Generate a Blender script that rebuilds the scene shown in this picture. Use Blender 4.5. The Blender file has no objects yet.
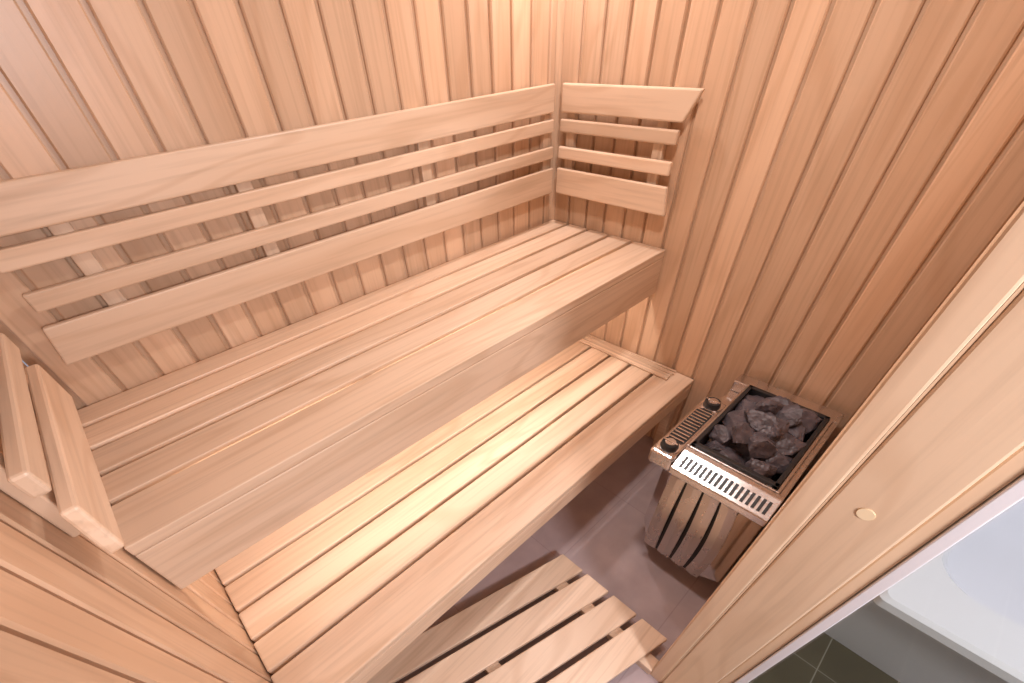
import bpy, bmesh, math, random
from mathutils import Matrix, Vector, noise
random.seed(7)
ZU=.92; ZL=.44; L=1.896; DU=.60; YF=-1.45; H=2.08
bpy.context.scene.view_settings.view_transform='Standard'
# ---------------------------------------------------------------- materials
def newmat(name):
    m=bpy.data.materials.new(name);m.use_nodes=True;nt=m.node_tree
    return m,nt,nt.nodes['Principled BSDF']
def wood(name,axis,base,dark,rough=.42,var=.22,fig=.45,fin=.3):
    m,nt,b=newmat(name);N=nt.nodes;K=nt.links
    tc=N.new('ShaderNodeTexCoord');at=N.new('ShaderNodeAttribute');at.attribute_name='rnd'
    off=N.new('ShaderNodeVectorMath');off.operation='MULTIPLY';off.inputs[1].default_value=(13.7,7.3,23.1)
    K.new(at.outputs['Fac'],off.inputs[0])
    ad=N.new('ShaderNodeVectorMath');K.new(tc.outputs['Object'],ad.inputs[0]);K.new(off.outputs[0],ad.inputs[1])
    def stretched(long,cross,scale,detail,dist=0):
        s=[cross]*3;s['XYZ'.index(axis)]=long
        mp=N.new('ShaderNodeMapping');mp.inputs['Scale'].default_value=s;K.new(ad.outputs[0],mp.inputs[0])
        n=N.new('ShaderNodeTexNoise');n.inputs['Scale'].default_value=scale;n.inputs['Detail'].default_value=detail
        n.inputs['Distortion'].default_value=dist
        K.new(mp.outputs[0],n.inputs[0]);return n
    broad=stretched(.9,6,1.0,1.5,.5)
    mu=N.new('ShaderNodeMath');mu.operation='MULTIPLY';mu.inputs[1].default_value=38
    K.new(broad.outputs['Fac'],mu.inputs[0])
    sn=N.new('ShaderNodeMath');sn.operation='SINE';K.new(mu.outputs[0],sn.inputs[0])
    fine=stretched(3,85,1.0,5,0)
    def mix(a,bb,facsock,fv=None):
        x=N.new('ShaderNodeMix');x.data_type='RGBA'
        if facsock is not None:K.new(facsock,x.inputs[0])
        else:x.inputs[0].default_value=fv
        for i,v in((6,a),(7,bb)):
            if isinstance(v,tuple):x.inputs[i].default_value=(*v,1)
            else:K.new(v,x.inputs[i])
        return x.outputs[2]
    r1=N.new('ShaderNodeMapRange');r1.inputs[1].default_value=.3;r1.inputs[2].default_value=.75;K.new(broad.outputs['Fac'],r1.inputs[0]);r1.inputs[4].default_value=.6
    c=mix(base,dark,r1.outputs[0])
    r2=N.new('ShaderNodeMapRange');r2.inputs[1].default_value=.45;r2.inputs[2].default_value=1;r2.inputs[4].default_value=fig;K.new(sn.outputs[0],r2.inputs[0])
    c=mix(c,dark,r2.outputs[0])
    r3=N.new('ShaderNodeMapRange');r3.inputs[1].default_value=.48;r3.inputs[2].default_value=.8;r3.inputs[4].default_value=fin;K.new(fine.outputs['Fac'],r3.inputs[0])
    c=mix(c,tuple(v*.7 for v in dark),r3.outputs[0])
    hs=N.new('ShaderNodeHueSaturation');K.new(c,hs.inputs['Color'])
    rv=N.new('ShaderNodeMapRange');rv.inputs[3].default_value=1-var*.6;rv.inputs[4].default_value=1+var*.4;K.new(at.outputs['Fac'],rv.inputs[0])
    K.new(rv.outputs[0],hs.inputs['Value'])
    K.new(hs.outputs[0],b.inputs['Base Color'])
    b.inputs['Roughness'].default_value=rough
    bp=N.new('ShaderNodeBump');bp.inputs['Strength'].default_value=.12;bp.inputs['Distance'].default_value=.002;K.new(fine.outputs['Fac'],bp.inputs['Height']);K.new(bp.outputs[0],b.inputs['Normal'])
    return m
WB=(.75,.525,.36);WD=(.57,.35,.21)
BB=(.82,.625,.465);BD=(.65,.445,.295)
wall_mat=wood('alder_wall_planks','Z',WB,WD,.34,.28,.36,.4)
bx=wood('bench_wood_x','X',BB,BD,.4,.22,.48,.45)
by=wood('bench_wood_y','Y',BB,BD,.4,.22,.48,.45)
bz=wood('bench_wood_z','Z',BB,BD,.4,.22,.48,.45)
jamb_mat=wood('jamb_wood','Z',(.80,.60,.42),(.65,.44,.28),.4,.1,.35,.35)
def metal(name,col,rough):
    m,nt,b=newmat(name);b.inputs['Base Color'].default_value=(*col,1);b.inputs['Metallic'].default_value=1;b.inputs['Roughness'].default_value=rough
    n=nt.nodes.new('ShaderNodeTexNoise');n.inputs['Scale'].default_value=6
    r=nt.nodes.new('ShaderNodeMapRange');r.inputs[3].default_value=rough*.7;r.inputs[4].default_value=rough*1.4
    nt.links.new(n.outputs[0],r.inputs[0]);nt.links.new(r.outputs[0],b.inputs['Roughness']);return m
steel=metal('polished_steel',(.80,.77,.76),.12)
steel2=metal('brushed_steel',(.70,.67,.66),.25)
slatm=metal('reflection_slat_metal',(.58,.52,.48),.28)  # tan tone of the duckboard's reflection, for the heater front slats
def plain(name,col,rough,noisev=.1,scale=8,metallic=0):
    m,nt,b=newmat(name);n=nt.nodes.new('ShaderNodeTexNoise');n.inputs['Scale'].default_value=scale;n.inputs['Detail'].default_value=5
    x=nt.nodes.new('ShaderNodeMix');x.data_type='RGBA';x.inputs[6].default_value=(*[c*(1-noisev) for c in col],1);x.inputs[7].default_value=(*[min(1,c*(1+noisev)) for c in col],1)
    tc=nt.nodes.new('ShaderNodeTexCoord');nt.links.new(tc.outputs['Object'],n.inputs[0])
    nt.links.new(n.outputs[0],x.inputs[0]);nt.links.new(x.outputs[2],b.inputs['Base Color']);b.inputs['Roughness'].default_value=rough;b.inputs['Metallic'].default_value=metallic;return m
black=plain('black_plastic',(.02,.02,.022),.4)
stone_mat=plain('heater_stone',(.10,.085,.098),.45,.85,34)
white=plain('white_enamel',(.80,.80,.85),.15,.02)
pine_plug=plain('wood_plug',(.9,.74,.5),.5,.05)
def tile(name,c1,c2,mortar,size,rough):
    m,nt,b=newmat(name);tc=nt.nodes.new('ShaderNodeTexCoord');br=nt.nodes.new('ShaderNodeTexBrick')
    br.offset=0;br.inputs['Scale'].default_value=1;br.inputs['Brick Width'].default_value=size;br.inputs['Row Height'].default_value=size
    br.inputs['Mortar Size'].default_value=.002;br.inputs['Color1'].default_value=(*c1,1);br.inputs['Color2'].default_value=(*c2,1);br.inputs['Mortar'].default_value=(*mortar,1)
    nt.links.new(tc.outputs['Object'],br.inputs[0])
    n=nt.nodes.new('ShaderNodeTexNoise');n.inputs['Scale'].default_value=9;n.inputs['Detail'].default_value=6;nt.links.new(tc.outputs['Object'],n.inputs[0])
    x=nt.nodes.new('ShaderNodeMix');x.data_type='RGBA';x.blend_type='MULTIPLY';x.inputs[0].default_value=.35
    nt.links.new(br.outputs[0],x.inputs[6]);nt.links.new(n.outputs[0],x.inputs[7]);nt.links.new(x.outputs[2],b.inputs['Base Color']);b.inputs['Roughness'].default_value=rough;return m
tile_in=tile('sauna_floor_tile',(.58,.47,.48),(.56,.455,.465),(.49,.39,.40),.45,.22)
tile_out=tile('hall_floor_tile',(.13,.11,.07),(.105,.09,.055),(.3,.28,.22),.2,.2)
glass,nt,b=newmat('door_glass')
for n in list(nt.nodes):
    if n.type!='OUTPUT_MATERIAL':nt.nodes.remove(n)
o=nt.nodes['Material Output'];g=nt.nodes.new('ShaderNodeBsdfGlossy');g.inputs['Roughness'].default_value=.01;t=nt.nodes.new('ShaderNodeBsdfTransparent');t.inputs[0].default_value=(.93,.95,.93,1)
f=nt.nodes.new('ShaderNodeLayerWeight');f.inputs[0].default_value=.12;mr=nt.nodes.new('ShaderNodeMapRange');mr.inputs[3].default_value=.06;mr.inputs[4].default_value=.45
mx=nt.nodes.new('ShaderNodeMixShader')
nt.links.new(f.outputs['Facing'],mr.inputs[0]);nt.links.new(mr.outputs[0],mx.inputs[0]);nt.links.new(t.outputs[0],mx.inputs[1]);nt.links.new(g.outputs[0],mx.inputs[2]);nt.links.new(mx.outputs[0],o.inputs[0])
led,nt,b=newmat('led_diffuser');b.inputs['Base Color'].default_value=(1,.9,.8,1);b.inputs['Emission Color'].default_value=(1,.8,.6,1);b.inputs['Emission Strength'].default_value=3
# ---------------------------------------------------------------- mesh building
class Obj:
    def __init__(s,name,mats,parent=None):
        s.name=name;s.mats=mats;s.v=[];s.f=[];s.mi=[];s.r=[];s.parent=parent;s.sm=[]
    def addbm(s,bm,mi=0,rnd=None,smooth=False):
        if rnd is None:rnd=random.random()
        bm.verts.ensure_lookup_table();n=len(s.v)
        for i,v in enumerate(bm.verts):v.index=i;s.v.append(v.co[:]);s.r.append(rnd)
        for f in bm.faces:s.f.append([n+v.index for v in f.verts]);s.mi.append(mi);s.sm.append(smooth)
        bm.free()
    def box(s,x0,x1,y0,y1,z0,z1,bev=.003,mi=0,M=None,seg=2,rnd=None):
        bm=bmesh.new();bmesh.ops.create_cube(bm,size=1)
        for v in bm.verts:v.co=Vector(((x0+x1)/2+v.co.x*(x1-x0),(y0+y1)/2+v.co.y*(y1-y0),(z0+z1)/2+v.co.z*(z1-z0)))
        if bev>0:bmesh.ops.bevel(bm,geom=bm.edges[:],offset=bev,segments=seg,affect='EDGES',profile=.5)
        if M is not None:bm.transform(M)
        s.addbm(bm,mi,rnd)
    def prism(s,pts,vec,bev=.003,mi=0,M=None,smooth=False):
        bm=bmesh.new();vs=[bm.verts.new(p) for p in pts];f=bm.faces.new(vs)
        r=bmesh.ops.extrude_face_region(bm,geom=[f])
        for e in r['geom']:
            if isinstance(e,bmesh.types.BMVert):e.co+=Vector(vec)
        bmesh.ops.recalc_face_normals(bm,faces=bm.faces[:])
        if bev>0:bmesh.ops.bevel(bm,geom=bm.edges[:],offset=bev,segments=2,affect='EDGES',profile=.5)
        if M is not None:bm.transform(M)
        s.addbm(bm,mi,None,smooth)
    def cyl(s,c,r,h,axis='Z',seg=24,mi=0,bev=.001,r2=None):
        bm=bmesh.new();bmesh.ops.create_cone(bm,cap_ends=True,segments=seg,radius1=r,radius2=r if r2 is None else r2,depth=h)
        if bev>0:bmesh.ops.bevel(bm,geom=[e for e in bm.edges if len(e.link_faces)==2 and any(len(f.verts)>4 for f in e.link_faces)],offset=bev,segments=2,affect='EDGES')
        R=Matrix.Identity(4)
        if axis=='X':R=Matrix.Rotation(math.pi/2,4,'Y')
        if axis=='Y':R=Matrix.Rotation(math.pi/2,4,'X')
        bm.transform(Matrix.Translation(c)@R);s.addbm(bm,mi)
    def done(s):
        me=bpy.data.meshes.new(s.name);me.from_pydata(s.v,[],s.f)
        for m in s.mats:me.materials.append(m)
        me.polygons.foreach_set('material_index',s.mi);me.polygons.foreach_set('use_smooth',s.sm)
        a=me.attributes.new('rnd','FLOAT','POINT');a.data.foreach_set('value',s.r)
        me.update();o=bpy.data.objects.new(s.name,me);bpy.context.collection.objects.link(o)
        if s.parent:o.parent=s.parent
        return o
# ---------------------------------------------------------------- walls
P=.096;FW=.0845;DP=.011
def wallplanks(o,axis,a0,a1,face,sgn,z0,z1,start):
    lo=min(a0,a1);hi=max(a0,a1);a=start
    while a-P>lo:a-=P
    while a<hi:
        s=max(a,lo);e=min(a+FW,hi)
        if e-s>.01:
            d0,d1=sorted((face,face-sgn*.016))
            if axis=='X':o.box(s,e,d0,d1,z0,z1,.004,seg=1)
            else:o.box(d0,d1,s,e,z0,z1,.004,seg=1)
        a+=P
    b0,b1=sorted((face-sgn*DP,face-sgn*.06))
    if axis=='X':o.box(lo,hi,b0,b1,z0,z1,0,rnd=.0)
    else:o.box(b0,b1,lo,hi,z0,z1,0,rnd=.0)
w=Obj('wall_back',[wall_mat]);wallplanks(w,'X',-L,0,0,-1,0,H,-.046);w.done()
w=Obj('wall_right',[wall_mat]);wallplanks(w,'Y',YF-.1,.0,0,-1,0,H,-.095);w.done()
w=Obj('wall_left',[wall_mat]);wallplanks(w,'Y',YF-.1,.0,-L,1,0,H,-.06);w.done()
w=Obj('wall_front',[wall_mat]);wallplanks(w,'X',-1.0,0,YF,1,0,H,-.3);wallplanks(w,'X',-L,-1.80,YF,1,0,H,-1.89)
wallplanks(w,'X',-1.80,-1.0,YF,1,1.98,H,-1.7);w.done()
w=Obj('floor',[tile_in]);w.box(-L-.06,.06,YF-.10,.06,-.05,0,0);w.done()
w=Obj('floor_hall',[tile_out]);w.box(-3.2,2.2,-4,YF-.101,-.05,0,0);w.done()
w=Obj('ceiling',[by])
y=YF-.1
while y<.06:
    w.box(-L-.06,.06,y,y+.0895,H,H+.02,.003,seg=1);y+=.0985
w.box(-L-.06,.06,YF-.1,.06,H+.006,H+.05,0);w.done()
pl=plain('hall_plaster',(.75,.73,.75),.7,.03)
w=Obj('wall_hall',[pl]);w.box(-3.2,2.2,-4.06,-4,-.05,2.6,0);w.box(2.2,2.26,-4.06,-1.6,-.05,2.6,0);w.box(.08,2.2,-1.6,-1.55,-.05,2.6,0);w.done()
w=Obj('trim_1',[wall_mat]);w.prism([(-.001,-.001,.0),(-.020,-.001,.0),(-.016,-.009,0),(-.009,-.016,.0),(-.001,-.020,.0)],(0,0,H-.002),.001);w.done()
# ---------------------------------------------------------------- upper bench
u=Obj('upper_bench',[bx,by,led,steel2])
ys=[0.016,.118,.232,.346,.46,.60];g=.019
for i in range(5):
    y1=-ys[i];y0=-ys[i+1]+(g if i<4 else 0)
    u.box(-L+.004,-.004,y0,y1,ZU-.028,ZU,.003)
u.box(-L+.004,-.004,-DU+.0,-DU+.028,ZU-.175,ZU-.0285,.004)
for x in(-.03,-.65,-1.27,-L+.03):u.box(x-.022,x+.022,-DU+.03,-.018,ZU-.075,ZU-.0285,.003,mi=1)
u.box(-1.75,-.15,-.565,-.545,ZU-.10,ZU-.0755,.002,mi=3)
u.box(-1.745,-.155,-.5449,-.5445,ZU-.097,ZU-.079,0,mi=2)
u.done()
# ---------------------------------------------------------------- lower bench
l=Obj('lower_bench',[bx,by])
yl=[.27,.385,.50,.615,.73,.88];g=.014
for i in range(5):
    y1=-yl[i];y0=-yl[i+1]+(g if i<4 else 0)
    l.box(-L+.004,-.004,y0,y1,ZL-.028,ZL,.005)
l.box(-L+.004,-.004,-.88,-.852,ZL-.10,ZL-.0285,.004)
for x in(-.03,-.65,-1.27,-L+.03):l.box(x-.022,x+.022,-.85,-.28,ZL-.075,ZL-.0285,.003,mi=1)
for x in(-.03,-L+.03):
    l.box(x-.022,x+.022,-.85,-.81,0,ZL-.076,.003,mi=1);l.box(x-.022,x+.022,-.32,-.28,0,ZL-.076,.003,mi=1)
l.done()
# ---------------------------------------------------------------- backrests
ROWS=[(.387,.470,1),(.328,.368,0),(.243,.283,0),(.122,.212,2)]
b=Obj('bench_backrest',[bx,bz])
for x in(-.075,-.68,-1.26,-1.66):b.box(x-.02,x+.02,-.024,-.001,ZU+.12,ZU+.465,.003,mi=1)
for z0,z1,k in ROWS:
    xl0,xl1=(-1.80,-1.80)
    if k==1:xl0,xl1=-1.80,-1.835
    if k==2:xl0,xl1=-1.830,-1.815
    dy=-.0245-(.47-z0)*.03
    b.prism([(xl0,dy,ZU+z0),(-.062,dy,ZU+z0),(-.062,dy,ZU+z1),(xl1,dy,ZU+z1)],(0,-.018,0),.004)
b.done()
def headrest(side,y_in,dy,th=.018):
    o=Obj('bench_headrest',[by,bz])
    def X(d):return -d if side>0 else -L+d
    def bx_(d0,d1,*a,**k):
        x0,x1=sorted((X(d0),X(d1)));o.box(x0,x1,*a,**k)
    for y in(y_in-.035,-.49+dy):bx_(.001,.024,y-.02,y+.02,ZU+.125,ZU+.465,.003,mi=1)
    for z0,z1,k in ROWS:
        ya,yb=-.565,-.565
        if k==1:ya,yb=-.57,-.615
        if k==2:ya,yb=-.585,-.57
        ya+=dy;yb+=dy
        d=.0245+(.47-z0)*.03
        o.prism([(X(d),y_in,ZU+z0),(X(d),ya,ZU+z0),(X(d),yb,ZU+z1),(X(d),y_in,ZU+z1)],(X(th)-X(0),0,0),.005)
    o.done()
headrest(1,-.062,0);headrest(-1,-.22,-.165,.023)
# ---------------------------------------------------------------- stick bundle on lower bench
s=Obj('wooden_stick_bundle',[by])
for i in range(7):
    a=math.radians(random.uniform(-2.5,2.5));x=-.02-.0125*i
    M=Matrix.Translation((x,-.55,ZL+.0055+.0005*i))@Matrix.Rotation(a*.5,4,'Z')
    s.box(-.0045,.0045,-.25+.008*random.random(),.25,-.005,.0035,.0015,M=M)
s.done()
# ---------------------------------------------------------------- duckboard
d=Obj('floor_duckboard',[bx,by])
ang=math.radians(-14)
for i in range(6):
    yc=-.965-i*.125
    def e(x,y):return (x,y+(x+.9)*math.tan(ang),.042)
    pts=[e(-.90,yc+.052),e(-1.80,yc+.052),e(-1.80,yc-.052),e(-.90,yc-.052)]
    pts=[(p[0],max(p[1],YF+.03),p[2]) for p in pts]
    if pts[0][1]-pts[3][1]<.03:continue
    d.prism(pts,(0,0,.022),.004)
for x in(-1.0,-1.4,-1.74):d.box(x-.025,x+.025,YF+.04,-.93,0,.0415,.003,mi=1)
d.done()
# ---------------------------------------------------------------- heater
h=bpy.data.objects.new('sauna_heater',None);bpy.context.collection.objects.link(h)
HS=.98;h.location=(-.36*(1-HS),-1.25*(1-HS),0);h.scale=(HS,HS,HS)
c=Obj('housing',[steel,steel2],h)
prof=[(-.03,-1.05),(-.54,-1.05),(-.605,-1.10),(-.635,-1.165),(-.635,-1.33),(-.60,-1.42),(-.03,-1.42)]
c.prism([(x,y,.09) for x,y in prof],(0,0,.45),.004)
c.done()
c=Obj('feet',[black],h)
for x,y in((-.1,-1.1),(-.5,-1.1),(-.1,-1.38),(-.5,-1.38)):c.cyl((x,y,.045),.018,.09)
c.done()
c=Obj('front_reflection_slats',[slatm,black],h)  # duckboard reflection in the steel front, shaped as curved slats on black
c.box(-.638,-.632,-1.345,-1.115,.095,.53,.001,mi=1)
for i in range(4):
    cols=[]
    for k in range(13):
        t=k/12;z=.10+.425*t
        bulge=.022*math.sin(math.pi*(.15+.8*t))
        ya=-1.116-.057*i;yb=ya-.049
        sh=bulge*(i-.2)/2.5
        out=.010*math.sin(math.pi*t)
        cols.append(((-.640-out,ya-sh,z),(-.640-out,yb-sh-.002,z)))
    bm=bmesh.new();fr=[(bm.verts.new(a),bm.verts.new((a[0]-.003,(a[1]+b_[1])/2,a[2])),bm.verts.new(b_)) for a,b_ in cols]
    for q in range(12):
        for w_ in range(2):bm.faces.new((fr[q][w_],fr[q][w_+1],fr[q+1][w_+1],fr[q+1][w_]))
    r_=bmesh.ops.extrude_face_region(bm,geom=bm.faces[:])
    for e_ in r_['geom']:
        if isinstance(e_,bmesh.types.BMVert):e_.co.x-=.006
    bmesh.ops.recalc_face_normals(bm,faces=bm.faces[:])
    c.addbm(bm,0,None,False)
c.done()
c=Obj('top_rim',[steel2,black],h)
Z0,Z1=.54,.595
bx0,bx1,by0,by1=-.55,-.11,-1.39,-1.112
c.box(bx0-.012,bx0,by0,by1,Z0,Z1,.003);c.box(bx1,bx1+.012,by0,by1,Z0,Z1,.003)
c.box(bx0-.012,bx1+.012,by1,by1+.010,Z0,Z1,.003);c.box(bx0-.012,bx1+.012,by0-.012,by0,Z0,Z1,.003)
for q in((bx0,bx0+.018,by0,by1),(bx1-.018,bx1,by0,by1),(bx0,bx1,by1-.014,by1),(bx0,bx1,by0,by0+.014)):
    c.box(*q,Z0-.05,Z1+.008,.002,mi=1)
c.box(bx0,bx1,by0,by1,Z0-.06,Z0-.055,0,mi=1)
c.box(-.098,-.03,-1.42,-1.05,Z0,Z1-.01,.004)
c.box(-.60,-.098,-1.42,by0-.012,Z0,Z1-.012,.004)
c.done()
c=Obj('front_grille',[steel2,black],h)
c.prism([(-.655,-1.105,.532),(-.562,-1.105,.532),(-.562,-1.105,.592),(-.580,-1.105,.592),(-.655,-1.105,.56)],(0,-.315,0),.003)
sl=math.atan2(.032,.075)
for i in range(17):
    y=-1.13-i*.0168
    M=Matrix.Translation((-.6205,y,.5755))@Matrix.Rotation(-sl,4,'Y')
    c.box(-.022,.022,-.0045,.0045,-.002,.0025,0,mi=1,M=M)
c.done()
c=Obj('control_panel',[steel2,black,steel],h)
c.box(-.645,-.255,-1.103,-1.018,.52,.584,.010,mi=0)
for x in(-.305,-.600):
    c.cyl((x,-1.061,.587),.037,.008,mi=2,seg=40);c.cyl((x,-1.061,.597),.031,.020,mi=1,r2=.027,seg=40);c.cyl((x,-1.061,.6085),.018,.003,mi=0,seg=32);c.box(x-.003,x+.003,-1.086,-1.036,.609,.612,.001,mi=2)
c.prism([(-.362+.026*math.cos(a),-1.061+.030*math.sin(a),.583) for a in [math.radians(-90+15*k) for k in range(13)]]+[(-.543+.026*math.cos(a),-1.061+.030*math.sin(a),.583) for a in [math.radians(90+15*k) for k in range(13)]],(0,0,.004),0,mi=1)
for i in range(12):
    x=-.355-.0178*i;c.box(x-.003,x+.003,-1.088,-1.034,.5865,.5905,.001,mi=2)
c.done()
st=Obj('heater_stones',[stone_mat],h)
for layer in range(4):
    nx,ny=(5,3) if layer<3 else (3,2)
    mg=.055 if layer<3 else .11
    for i in range(nx):
        for j in range(ny):
            if layer==2 and random.random()<.2:continue
            px_=(bx1-bx0-2*mg)/(nx-1);py_=(by1-by0-2*mg)/(ny-1)
            x=bx0+mg+i*px_+random.uniform(-.012,.012)+(.02 if layer==1 else 0);y=by0+mg+j*py_+random.uniform(-.012,.012)+(.02 if layer==1 else 0)
            x=min(max(x,bx0+.058),bx1-.058);y=min(max(y,by0+.058),by1-.058)
            z=Z0-.025+layer*.034+random.uniform(-.004,.012);rad=random.uniform(.043,.057)
            bm=bmesh.new();bmesh.ops.create_icosphere(bm,subdivisions=4,radius=1)
            sd=Vector((random.random()*50,random.random()*50,random.random()*50))
            sc=Vector((random.uniform(.9,1.2),random.uniform(.75,1.0),random.uniform(.6,.85)))
            planes=[(Vector((random.gauss(0,1),random.gauss(0,1),random.gauss(0,1))).normalized(),random.uniform(.5,.75)) for _ in range(10)]
            for v in bm.verts:
                co=v.co.copy()
                for n_,dd in planes:
                    t_=co.dot(n_)
                    if t_>dd:co-=n_*(t_-dd)
                co*=1+.12*noise.noise(co*2.5+sd)+.07*noise.noise(co*7+sd)+.05*noise.noise(co*17+sd)
                v.co=Vector((co.x*sc.x,co.y*sc.y,co.z*sc.z))*rad*1.2
            bm.transform(Matrix.Translation((x,y,z))@Matrix.Rotation(random.random()*6.28,4,'Z')@Matrix.Rotation(random.uniform(-.5,.5),4,'X'))
            st.addbm(bm,0)
st.done()
# ---------------------------------------------------------------- door frame & glass door
j=Obj('door_frame',[jamb_mat,white,pine_plug])
XJ=-1.02
for sg,xj in((1,XJ),(-1,-1.78)):
    def B(a,b_,y0,y1,mi=0,bev=.003,z1=1.98):
        xa,xb=sorted((xj+sg*a,xj+sg*b_));j.box(xa,xb,y0,y1,0.0,z1,bev,mi=mi)
    B(.000,.05,-1.449,-1.41,bev=.004)
    B(.004,.019,-1.4525,-1.4495,bev=0)
    B(.002,.019,-1.550,-1.453,bev=.004)
    B(.010,.03,-1.572,-1.551)
    B(.006,.03,-1.590,-1.573,mi=1,bev=.002)
j.box(-1.78,-1.02,-1.59,-1.41,1.962,1.979,.003)
j.cyl((XJ+.0025,-1.4975,ZU+.121),.011,.004,'X',mi=2,bev=.0005)
j.box(-1.78,-1.02,-1.575,-1.455,0,.02,.003)
j.done()
dg=Obj('door_1',[glass,steel2]);dg.box(-1.004,-.996,-2.25,-1.595,.03,1.95,.001);
for z in(.2,1.65):dg.box(-1.016,-.99,-1.64,-1.592,z,z+.07,.002,mi=1)
dg.done()
# ---------------------------------------------------------------- bathtub outside
bt=Obj('bathtub',[white])
bm=bmesh.new()
X0,X1,Y0,Y1=-.70,.75,-2.45,-1.69
def ring(x0,x1,y0,y1,r,z,n=8):
    vs=[]
    for cx,cy,a0 in((x1-r,y1-r,0),(x0+r,y1-r,90),(x0+r,y0+r,180),(x1-r,y0+r,270)):
        for i in range(n+1):
            a=math.radians(a0+90*i/n);vs.append(bm.verts.new((cx+r*math.cos(a),cy+r*math.sin(a),z)))
    return vs
rs=[ring(X0+.25,X1-.01,Y0+.01,Y1-.05,.02,0),ring(X0+.12,X1-.01,Y0+.01,Y1-.03,.02,.53),ring(X0,X1,Y0,Y1,.02,.54),ring(X0,X1,Y0,Y1,.02,.565),ring(X0+.01,X1-.01,Y0+.01,Y1-.01,.02,.575),ring(X0+.14,X1-.08,Y0+.07,Y1-.08,.10,.572),ring(X0+.16,X1-.10,Y0+.09,Y1-.10,.10,.55),ring(X0+.2,X1-.14,Y0+.14,Y1-.14,.14,.35),ring(X0+.27,X1-.2,Y0+.19,Y1-.19,.14,.2)]
for a,b2 in zip(rs,rs[1:]):
    n=len(a)
    for i in range(n):bm.faces.new((a[i],a[(i+1)%n],b2[(i+1)%n],b2[i]))
bm.faces.new(rs[-1]);bm.faces.new(rs[0][::-1]);bmesh.ops.recalc_face_normals(bm,faces=bm.faces[:])
bt.addbm(bm,0,.5,False);bt.done()
# ---------------------------------------------------------------- lights
def area(name,loc,rot,size,power,col,sy=None):
    l=bpy.data.lights.new(name,'AREA');l.energy=power;l.color=col;l.size=size
    if sy:l.shape='RECTANGLE';l.size_y=sy
    o=bpy.data.objects.new(name,l);o.location=loc;o.rotation_euler=rot;bpy.context.collection.objects.link(o);return o
def aim(o,t):o.rotation_euler=(Vector(t)-o.location).to_track_quat('-Z','Y').to_euler()
a=area('under_bench_lamp',(-.95,-.54,ZU-.105),(math.radians(12),0,0),1.6,4,(1,.89,.82),.015)
a=area('under_bench_uplight',(-.95,-.54,ZU-.088),(math.radians(115),0,0),1.6,2.2,(1,.74,.55),.012)
a=area('ceiling_lamp',(-.75,-.9,H-.02),(0,0,0),.12,9.5,(1,.92,.88))
a=area('corner_lamp',(-.2,-.17,H-.05),(0,0,0),.07,6.5,(1,.89,.87));
a=area('hall_lamp',(-1.5,-2.5,1.75),(0,0,0),.25,26,(1,.92,.93));aim(a,(-.8,-.6,.6))
a=area('hall_ceiling_lamp',(-.3,-2.6,2.5),(0,0,0),1.2,24,(.90,.90,1))
wd=bpy.data.worlds.new('w');bpy.context.scene.world=wd;wd.use_nodes=True;wd.node_tree.nodes['Background'].inputs[0].default_value=(.85,.82,.95,1);wd.node_tree.nodes['Background'].inputs[1].default_value=.4
# ---------------------------------------------------------------- camera
yaw,pit,rol=map(math.radians,(49.22,47.52,-3.89));F,PX,PY=404.6,497.3,464.0
f=Vector((math.cos(yaw)*math.cos(pit),math.sin(yaw)*math.cos(pit),-math.sin(pit)))
r0=Vector((math.sin(yaw),-math.cos(yaw),0));u0=r0.cross(f)
r=math.cos(rol)*r0+math.sin(rol)*u0;uu=-math.sin(rol)*r0+math.cos(rol)*u0
cd=bpy.data.cameras.new('camera');cam=bpy.data.objects.new('camera',cd);bpy.context.collection.objects.link(cam)
M=Matrix((r,uu,-f)).transposed().to_4x4();M.translation=Vector((-1.635,-1.39,ZU+.636));cam.matrix_world=M
cd.sensor_width=36;cd.lens=F*36/1024;cd.shift_x=(512-PX)/1024;cd.shift_y=(PY-341.5)/1024;cd.clip_start=.01
bpy.context.scene.camera=cam
